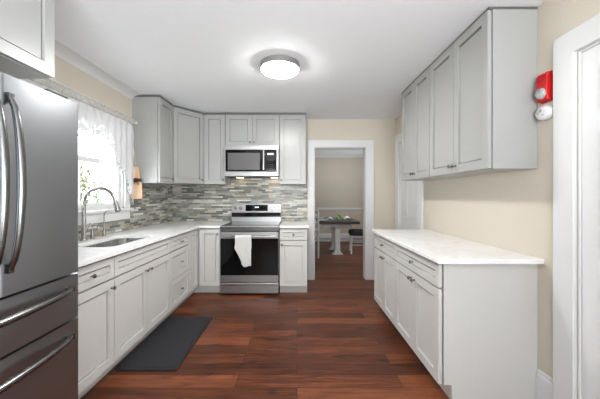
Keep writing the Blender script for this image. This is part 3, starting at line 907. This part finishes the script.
# dish towel draped over the oven handle
bm = B(); nx = 14; n1 = 8; n2 = 22
tx0, tx1 = RX - .178, RX + .035
hy_, hz_ = 3.765 - .055, .785
rows = []
prof = []
for k in range(n1): prof.append((.0155 + .001, -.17 + .17 * k / (n1 - 1), 0))       # back drop
for k in range(1, 8):
    a = PI * k / 8; prof.append((.0165 * math.cos(a), .0165 * math.sin(a), 0))
for k in range(n2): prof.append((-.0165 - .004, -.40 * k / (n2 - 1), k / (n2 - 1)))
for (py, pz, s) in prof:
    row = []
    for q in range(nx + 1):
        u = q / nx
        lo = tx0 + .005 * math.sin(9 * s); hi = tx1
        if s > .45: lo += .085 * min(1, (s - .45) / .5) ** .7
        x = lo + (hi - lo) * u
        wv = .007 * math.sin(u * 9 + s * 3) * s + .004 * math.sin(u * 17) * s
        zz = hz_ + pz + (.045 * (1 - u) * s if s > .3 else 0) - .02 * s * math.sin(u * 5)
        yy = hy_ + py - abs(wv) * 1.0
        if py > 0 and pz <= 0 and s == 0: yy = hy_ + .0165
        row.append(bm.verts.new((x, yy, zz)))
    rows.append(row)
for a, b in zip(rows, rows[1:]):
    for q in range(nx): bm.faces.new((a[q], a[q + 1], b[q + 1], b[q]))
o = obj('dish_towel', bm, M['towel'], smooth=180)
md = o.modifiers.new('thick', 'SOLIDIFY'); md.thickness = .004; md.offset = -1
md = o.modifiers.new('sub', 'SUBSURF'); md.levels = 1; md.render_levels = 1
tag(o, 'white dish towel hanging over the oven door handle', 'towel')

# ------------------------------------------------------------------ microwave
MX = -.643; MW = .764; mz0, mz1 = 1.585, 2.02
r = thing('microwave', 'stainless over-the-range microwave with dark window above the range', 'microwave', (MX, 4.055, 0))
h = MW / 2
obj('body', bx(-h, h, .03, .432, mz0, mz1), M['dark'], r)
obj('top_vent_panel', rbox(-h, h, .002, .0295, mz1 - .062, mz1, .003), M['steel'], r)
obj('bottom_trim', rbox(-h, h, .002, .0295, mz0, mz0 + .062, .003), M['steel'], r)
xd_ = .205
dd_ = obj('door', rbox(-h, xd_, .0, .0295, mz0 + .064, mz1 - .064, .003), M['steel'], r)
obj('door_glass', rbox(-h + .018, xd_ - .002, -.003, .001, mz0 + .068, mz1 - .066, .001), M['black_glass'], dd_)
obj('window_mesh', rbox(-h + .05, xd_ - .085, -.0045, -.0028, mz0 + .09, mz1 - .108, .0005), M['mw_glass'], dd_)
bm = B(); zc0, zc1 = mz0 + .085, mz1 - .08
tube(bm, [(xd_ - .028, -.035, zc0), (xd_ - .028, -.035, zc1)], .0155, 16)
for z in (zc0 + .03, zc1 - .03): tube(bm, [(xd_ - .028, -.035, z), (xd_ - .028, 0, z)], .009, 10)
obj('handle', bm, M['steel_bright'], dd_, smooth=50)
obj('right_trim', rbox(h - .026, h, .0, .0295, mz0 + .064, mz1 - .064, .002), M['steel'], r)
cp = obj('control_panel', rbox(xd_ + .003, h - .028, .0, .0295, mz0 + .064, mz1 - .064, .002), M['black_glass'], r)
obj('display', bx(xd_ + .02, xd_ + .105, -.001, .0005, mz1 - .135, mz1 - .112), M['digits'], cp)
for i_ in range(3):
    for j_ in range(5):
        bm = B(); box(bm, xd_ + .024 + i_ * .03, xd_ + .036 + i_ * .03, -.0008, .0004, mz0 + .095 + j_ * .032, mz0 + .101 + j_ * .032)
        obj('button', bm, M['grey_plastic'], cp)

for x in (-.22, .30):
    obj('surface_light', bx(x - .05, x + .05, .30, .36, mz0 - .004, mz0 - .0005), M['warm_lamp'], r)

# ------------------------------------------------------------------ floor mat
r = thing('floor_mat', 'dark charcoal rectangular anti-fatigue mat on the wood floor in front of the sink', 'mat', (-1.135, 2.615, 0))
bm = B(); prism(bm, round_rect(-.237, .237, -.47, .47, .02), 'z', .0005, .010)
obj('mat_border', bm, M['mat_edge'], r, bevel=.004)
bm = B(); prism(bm, round_rect(-.205, .205, -.438, .438, .01), 'z', .0101, .0125)
obj('mat_surface', bm, M['mat'], r, bevel=.001)

# ------------------------------------------------------------------ ceiling lamp
r = thing('ceiling_lamp', 'round flush ceiling lamp with a dark metal rim and glowing white diffuser', 'lamp', (-.155, 2.62, ZC))
bm = B(); lathe(bm, [(.10, -.0005), (.176, -.0005), (.18, -.004), (.18, -.052), (.17, -.054), (.168, -.02), (.10, -.02)], 56)
obj('lamp_rim', bm, M['steel'], r, smooth=40)
bm = B(); lathe(bm, [(.1675, -.03), (.1675, -.056), (.16, -.066), (.12, -.074), (.06, -.078), (0, -.079)], 56)
obj('lamp_diffuser', bm, M['lamp'], r, smooth=50)

# ------------------------------------------------------------------ curtain, rod
CX = XL + .062
r = thing('curtain_rod', 'thin white curtain rod above the sink window with end caps', 'curtain rod', (CX, 2.68, 2.165))
bm = B(); tube(bm, [(0, -.71, 0), (0, .70, 0)], .009, 12)
obj('rod', bm, M['white_plastic'], r, smooth=60)
for s in (-.715, .705):
    bm = B(); lathe(bm, [(0, -.016), (.012, -.013), (.017, 0), (.012, .013), (0, .016)], 14, axis_mat((0, s, 0), (0, 1, 0)))
    obj('finial', bm, M['white_plastic'], r, smooth=60)
    y = s * .965
    obj('bracket', bx(-.0395, .006, y - .006, y + .006, -.022, -.0095), M['white_plastic'], r)

# hem line of the swag: (y, z), mirrored about the middle
half = [(2.64, 1.845), (2.72, 1.868), (2.79, 1.868), (2.865, 1.845), (2.93, 1.80), (2.974, 1.75), (3.005, 1.63), (3.05, 1.585), (3.128, 1.545), (3.19, 1.46), (3.24, 1.34), (3.28, 1.25), (3.335, 1.215)]


def hem(y):
    y = 2.64 + abs(y - 2.64)
    for (a, za), (b, zb) in zip(half, half[1:]):
        if a <= y <= b: return za + (zb - za) * (y - a) / (b - a)
    return half[-1][1]


cu = thing('lace_curtain', 'white sheer lace swag valance with scalloped edge over the sink window', 'curtain', (CX, 2.64, 2.165))
bm = B(); ny, nz_ = 150, 30
y0c, y1c = 1.96, 3.335
ztop = 2.125
cl = bm.loops.layers.float_color.new('hem')
grid = []
hv = {}
for a in range(ny + 1):
    y = y0c + (y1c - y0c) * a / ny; col = []
    hz = hem(y) + .012 * abs(math.sin((y - 1.96) * 44))
    for b in range(nz_ + 1):
        s = b / nz_
        z = ztop + (hz - ztop) * s
        x = .012 * math.sin(y * 62) * (.5 + .5 * s) + .007 * math.sin(y * 23 + 1.3) * s + .004 * math.sin(z * 30 + y * 20)
        v = bm.verts.new((x, y - 2.64, z - 2.165)); col.append(v)
        hv[v] = 1.0 if (z - hz) < .10 else max(0, 1 - (z - hz - .10) / .02)
    grid.append(col)
for a in range(ny):
    for b in range(nz_):
        f = bm.faces.new((grid[a][b], grid[a + 1][b], grid[a + 1][b + 1], grid[a][b + 1]))
        for lp in f.loops:
            q = hv[lp.vert]; lp[cl] = (q, q, q, 1)
obj('lace_panel', bm, M['lace'], cu, smooth=180)
# gathered rod pocket
bm = B(); n = 180; pr = []
for a in range(n + 1):
    y = y0c - 2.64 + (y1c - y0c) * a / n
    wv = .003 * math.sin(y * 70) + .002 * math.sin(y * 171 + 1)
    pr.append([bm.verts.new((.001 + (.017 + wv) * math.cos(q) * 1.0, y, -.003 + (.034 + wv * .6) * math.sin(q))) for q in [2 * PI * k / 12 for k in range(12)]])
for a, b in zip(pr, pr[1:]):
    for q in range(12): bm.faces.new((a[q], a[(q + 1) % 12], b[(q + 1) % 12], b[q]))
obj('rod_pocket', bm, M['header'], cu, smooth=80)

# ------------------------------------------------------------------ wooden board hanging beside the window
r = thing('wooden_board', 'small pale wooden board tied with a dark strap hanging beside the curtain', 'cutting board', (-1.865, 3.372, 1.27))
bm = B()
out = [(-.048, .0), (.048, .0), (.056, .02), (.056, .175), (.046, .20), (.036, .225), (.033, .34), (.022, .372), (0, .38), (-.022, .372), (-.033, .34), (-.036, .225), (-.046, .20), (-.056, .175), (-.056, .02)]
prism(bm, out, 'y', -.010, .010)
o = obj('board', bm, M['wood'], r, bevel=.004); 
bm = B(); box(bm, -.050, .050, -.0135, .0135, .200, .238); box(bm, -.018, .022, -.026, -.0135, .195, .245)
tube(bm, [(0, -.02, .21), (.022, -.022, .19), (.03, -.02, .165)], .005, 8); tube(bm, [(0, -.02, .21), (-.018, -.022, .188), (-.03, -.02, .17)], .005, 8)
obj('strap', bm, M['strap'], r, bevel=.003)
bm = B(); tube(bm, [(0, 0, .378), (-.006, .0, .5), (-.016, 0, .60)], .0022, 8)
obj('hanging_string', bm, M['wood'], r)
bm = B(); tube(bm, [(-.016, 0.02, .60), (-.016, -.008, .598), (-.016, -.012, .608)], .003, 8)
obj('hook', bm, M['chrome'], r)
r.rotation_euler = (0, math.radians(-3), 0)

# ------------------------------------------------------------------ alarms on the right wall
r = thing('alarm_strobe', 'red wall fire alarm with a round clear strobe beside the right wall cabinets', 'alarm', (XR - .0005, 1.752, 1.965), RR)
# local: x along the wall towards the camera, -y out of the wall
bm = B(); prism(bm, round_rect(-.040, .040, -.09, .09, .008), 'y', -.012, 0)
obj('back_plate', bm, M['red'], r, bevel=.002)
bm = B(); prism(bm, [(-.012, -.088), (-.036, -.082), (-.044, -.02), (-.040, .05), (-.034, .085), (-.012, .088)], 'x', -.038, .038)
obj('housing', bm, M['red'], r, bevel=.006)
bm = B(); lathe(bm, [(.034, 0), (.034, .008), (.029, .018), (.018, .025), (0, .027)], 26, axis_mat((-.0, -.036, -.038), (.15, -1, -.1)))
obj('strobe_lens', bm, M['lens'], r, smooth=40)
bm = B()
for z in (.02, .035, .05, .065): box(bm, -.03, .03, -.0445, -.036, z, z + .005)
obj('sounder_slots', bm, M['red'], r)

r = thing('smoke_detector', 'white oval smoke detector on the right wall under the red alarm', 'smoke detector', (XR - .0005, 1.752, 1.810), RR)
bm = B(); lathe(bm, [(.045, 0), (.052, .004), (.054, .02), (.049, .036), (.038, .044), (.0, .046)], 32, axis_mat((0, 0, 0), (0, -1, 0)), ell=.85)
obj('detector_body', bm, M['white_plastic'], r, smooth=40)
bm = B(); box(bm, -.008, .008, -.0475, -.044, .004, .02); box(bm, -.026, -.016, -.0475, -.042, -.006, .004); box(bm, .012, .024, -.0475, -.042, -.02, -.012)
obj('detector_buttons', bm, M['pale_grey_plastic'], r)

# ------------------------------------------------------------------ dining room
r = thing('dining_table', 'dining table with thick dark wood top on white pedestal base in the dining room', 'table', (.905, 6.75, 0))
obj('tabletop', rbox(-.43, .43, -.65, .65, .706, .763, .006), M['table_top'], r)
for s in (-1, 1):
    y = s * .30
    bm = B(); box(bm, -.055, .055, y - .055, y + .055, .08, .61); box(bm, -.30, .30, y - .05, y + .05, .61, .705)
    prism(bm, [(-.07, .08), (-.085, .03), (-.12, .018), (-.12, 0), (.12, 0), (.12, .018), (.085, .03), (.07, .08)], 'y', y - .06, y + .06)
    obj('pedestal', bm, M['white_wood'], r, bevel=.006)
obj('stretcher', rbox(-.025, .025, -.244, .244, .16, .25, .004), M['white_wood'], r)


def ladder_chair(label, loc, rz):
    r = thing('dining_chair', label, 'chair', loc, rz)
    sw = .21
    obj('seat', rbox(-sw, sw, -.2, .2, .44, .475, .008), M['white_wood'], r)
    for sx in (-1, 1):
        bm = B(); tube(bm, [(sx * .18, .17, 0), (sx * .18, .17, .439)], [.014, .02], 10); obj('leg', bm, M['white_wood'], r, smooth=50)
        bm = B(); tube(bm, [(sx * .19, -.235, 0), (sx * .19, -.222, .25), (sx * .19, -.222, .48), (sx * .19, -.25, .8), (sx * .185, -.285, 1.06)], [.016, .02, .02, .018, .015], 10); obj('rear_post', bm, M['white_wood'], r, smooth=50)
    for z, y in ((.60, -.231), (.76, -.246), (.91, -.262), (1.02, -.279)):
        obj('back_slat', rbox(-.174, .174, y - .008, y + .008, z - .025, z + .025, .004), M['white_wood'], r)
    for sx in (-1, 1):
        bm = B(); tube(bm, [(sx * .17, -.22, .2), (sx * .18, .17, .2)], .009, 8); obj('stretcher', bm, M['white_wood'], r, smooth=50)
    return r


ladder_chair('white ladder-back dining chair at the left side of the dining table', (.285, 6.3, 0), math.radians(-6))

r = thing('dining_chair', 'white-legged dining chair with dark padded seat and olive back, right of the dining table', 'chair', (1.42, 6.66, 0), math.radians(84))
bm = B(); prism(bm, round_rect(-.23, .23, -.22, .22, .12, 8), 'z', .41, .52)
obj('seat', bm, M['seat_fabric'], r, bevel=.03)
for sx in (-1, 1):
    for sy in (-1, 1):
        bm = B(); tube(bm, [(sx * .20, sy * .18, 0), (sx * .18, sy * .17, .409)], [.017, .024], 10); obj('leg', bm, M['white_wood'], r, smooth=50)
bm = B(); prism(bm, [(-.15, .525), (-.19, .95), (-.22, .96), (-.225, .94), (-.19, .525)], 'x', -.21, .21)
obj('backrest', bm, M['olive'], r, bevel=.012)
for sx in (-1, 1):
    bm = B(); tube(bm, [(sx * .19, -.17, .2), (sx * .19, .17, .2)], .010, 8); obj('stretcher', bm, M['white_wood'], r, smooth=50)


def plate(label, x, y):
    bm = B(); lathe(bm, [(.06, 0), (.075, .004), (.13, .02), (.132, .024), (.074, .009), (0, .008)], 32)
    o = obj('dinner_plate', bm, M['ceramic'], smooth=40); o.location = (x, y, .7635); tag(o, label, 'plate')


plate('white dinner plate at the near left corner of the dining table', .56, 6.3)
plate('white dinner plate at the far left side of the dining table', .56, 6.85)


def napkin(label, x, y, rz, s=1.0):
    bm = B(); n = 10; rows = []
    for a in range(n + 1):
        u = a / n; z = .055 * s * math.sin(PI * u) ** .7 + .002
        rows.append([bm.verts.new(((u - .5) * .16 * s, (v - .5) * .12 * s * (.6 + .6 * abs(u - .5)), z * (.7 + .5 * v))) for v in [k / 6 for k in range(7)]])
    for a, b in zip(rows, rows[1:]):
        for q in range(6): bm.faces.new((a[q], a[q + 1], b[q + 1], b[q]))
    o = obj('folded_napkin', bm, M['napkin'], smooth=120); o.location = (x, y, .7655); o.rotation_euler = (0, 0, rz)
    md = o.modifiers.new('thick', 'SOLIDIFY'); md.thickness = .004; md.offset = 1
    tag(o, label, 'napkin')


napkin('white folded napkin right of the green fruit on the dining table', 1.14, 6.5, .2, 1.2)
napkin('white folded napkin left of the green fruit on the dining table', .74, 6.45, -.3, 1.0)
bm = B(); lathe(bm, [(.05, 0), (.055, .006), (.12, .05), (.125, .055), (.115, .052), (.05, .012), (0, .010)], 28)
o = obj('fruit_bowl', bm, M['ceramic'], smooth=40); o.location = (.945, 6.42, .7635); tag(o, 'shallow white bowl holding green fruit in the middle of the dining table', 'bowl')
for (x, y, z, lab) in ((-.045, -.045, .055, 'green apple at the front left of the white bowl'), (.05, -.04, .055, 'green apple at the front right of the white bowl'),
                       (0, .05, .055, 'green apple at the back of the white bowl'), (.005, -.01, .108, 'green apple on top of the fruit in the white bowl')):
    bm = B(); lathe(bm, [(0, -.033), (.02, -.038), (.038, -.018), (.042, .006), (.034, .03), (.015, .038), (0, .030)], 18)
    o = obj('green_apple', bm, M['green'], smooth=60); o.location = (.945 + x, 6.42 + y, .7635 + z); tag(o, lab, 'apple', 'green apples in the bowl')

# baseboard heater along the dining wall
r = thing('baseboard_heater', 'long white baseboard heater along the far wall of the dining room', 'heater', (.8, YD - .002, 0))
bm = B(); prism(bm, [(0, .03), (0, .215), (-.05, .215), (-.066, .195), (-.066, .085), (-.06, .085), (-.06, .18), (-.012, .19), (-.012, .03)], 'x', -1.15, 1.15)
obj('heater_cover', bm, M['trim'], r)
obj('heater_base', bx(-1.15, 1.15, -.07, -.013, .0, .035), M['trim'], r)
bm = B()
for k in range(90): box(bm, -1.13 + k * .0253, -1.128 + k * .0253, -.055, -.014, .06, .15)
obj('heater_fins', bm, M['grey_plastic'], r)
for s in (-1.2, 1.151):
    obj('end_cap', rbox(s, s + .05, -.072, -.0005, 0, .22, .004), M['trim'], r)

# ------------------------------------------------------------------ outside the sink window
struct('ground', bx(-14, XL - T - .01, -6, 14, -.5, -.4), M['lawn'])


def shrub(label, x, y, z0, ht, rad, nleaf):
    r = thing('garden_tree', label, 'tree', (x, y, z0))
    bm = B(); tube(bm, [(0, 0, 0), (.04, .03, ht * .3), (-.02, .05, ht * .65), (.03, 0, ht * .9)], [.05, .04, .028, .012], 8)
    for k in range(7):
        a = k * 2.4; z = ht * (.35 + .07 * k)
        tube(bm, [(0, .02, z), (rad * .4 * math.cos(a), rad * .4 * math.sin(a), z + .2), (rad * .7 * math.cos(a), rad * .7 * math.sin(a), z + .32)], [.018, .012, .006], 6)
    obj('trunk', bm, M['bark'], r, smooth=60)
    bm = B()
    for k in range(nleaf):
        while True:
            p = Vector((random.uniform(-1, 1), random.uniform(-1, 1), random.uniform(-1, 1)))
            if p.length < 1: break
        c = Vector((p.x * rad, p.y * rad, ht * .68 + p.z * ht * .36))
        u = Vector((random.gauss(0, 1), random.gauss(0, 1), random.gauss(0, 1))).normalized(); v_ = u.orthogonal().normalized()
        s = random.uniform(.04, .075)
        vs = [bm.verts.new(c - u * s), bm.verts.new(c + v_ * s * .4), bm.verts.new(c + u * s), bm.verts.new(c - v_ * s * .4)]
        bm.faces.new(vs)
    obj('foliage', bm, M['leaf'], r)


shrub('green garden tree seen through the left part of the sink window', -3.9, 4.3, -.4, 2.35, .55, 900)
shrub('green garden tree seen through the sink window further right', -4.4, 5.75, -.4, 2.2, .5, 800)
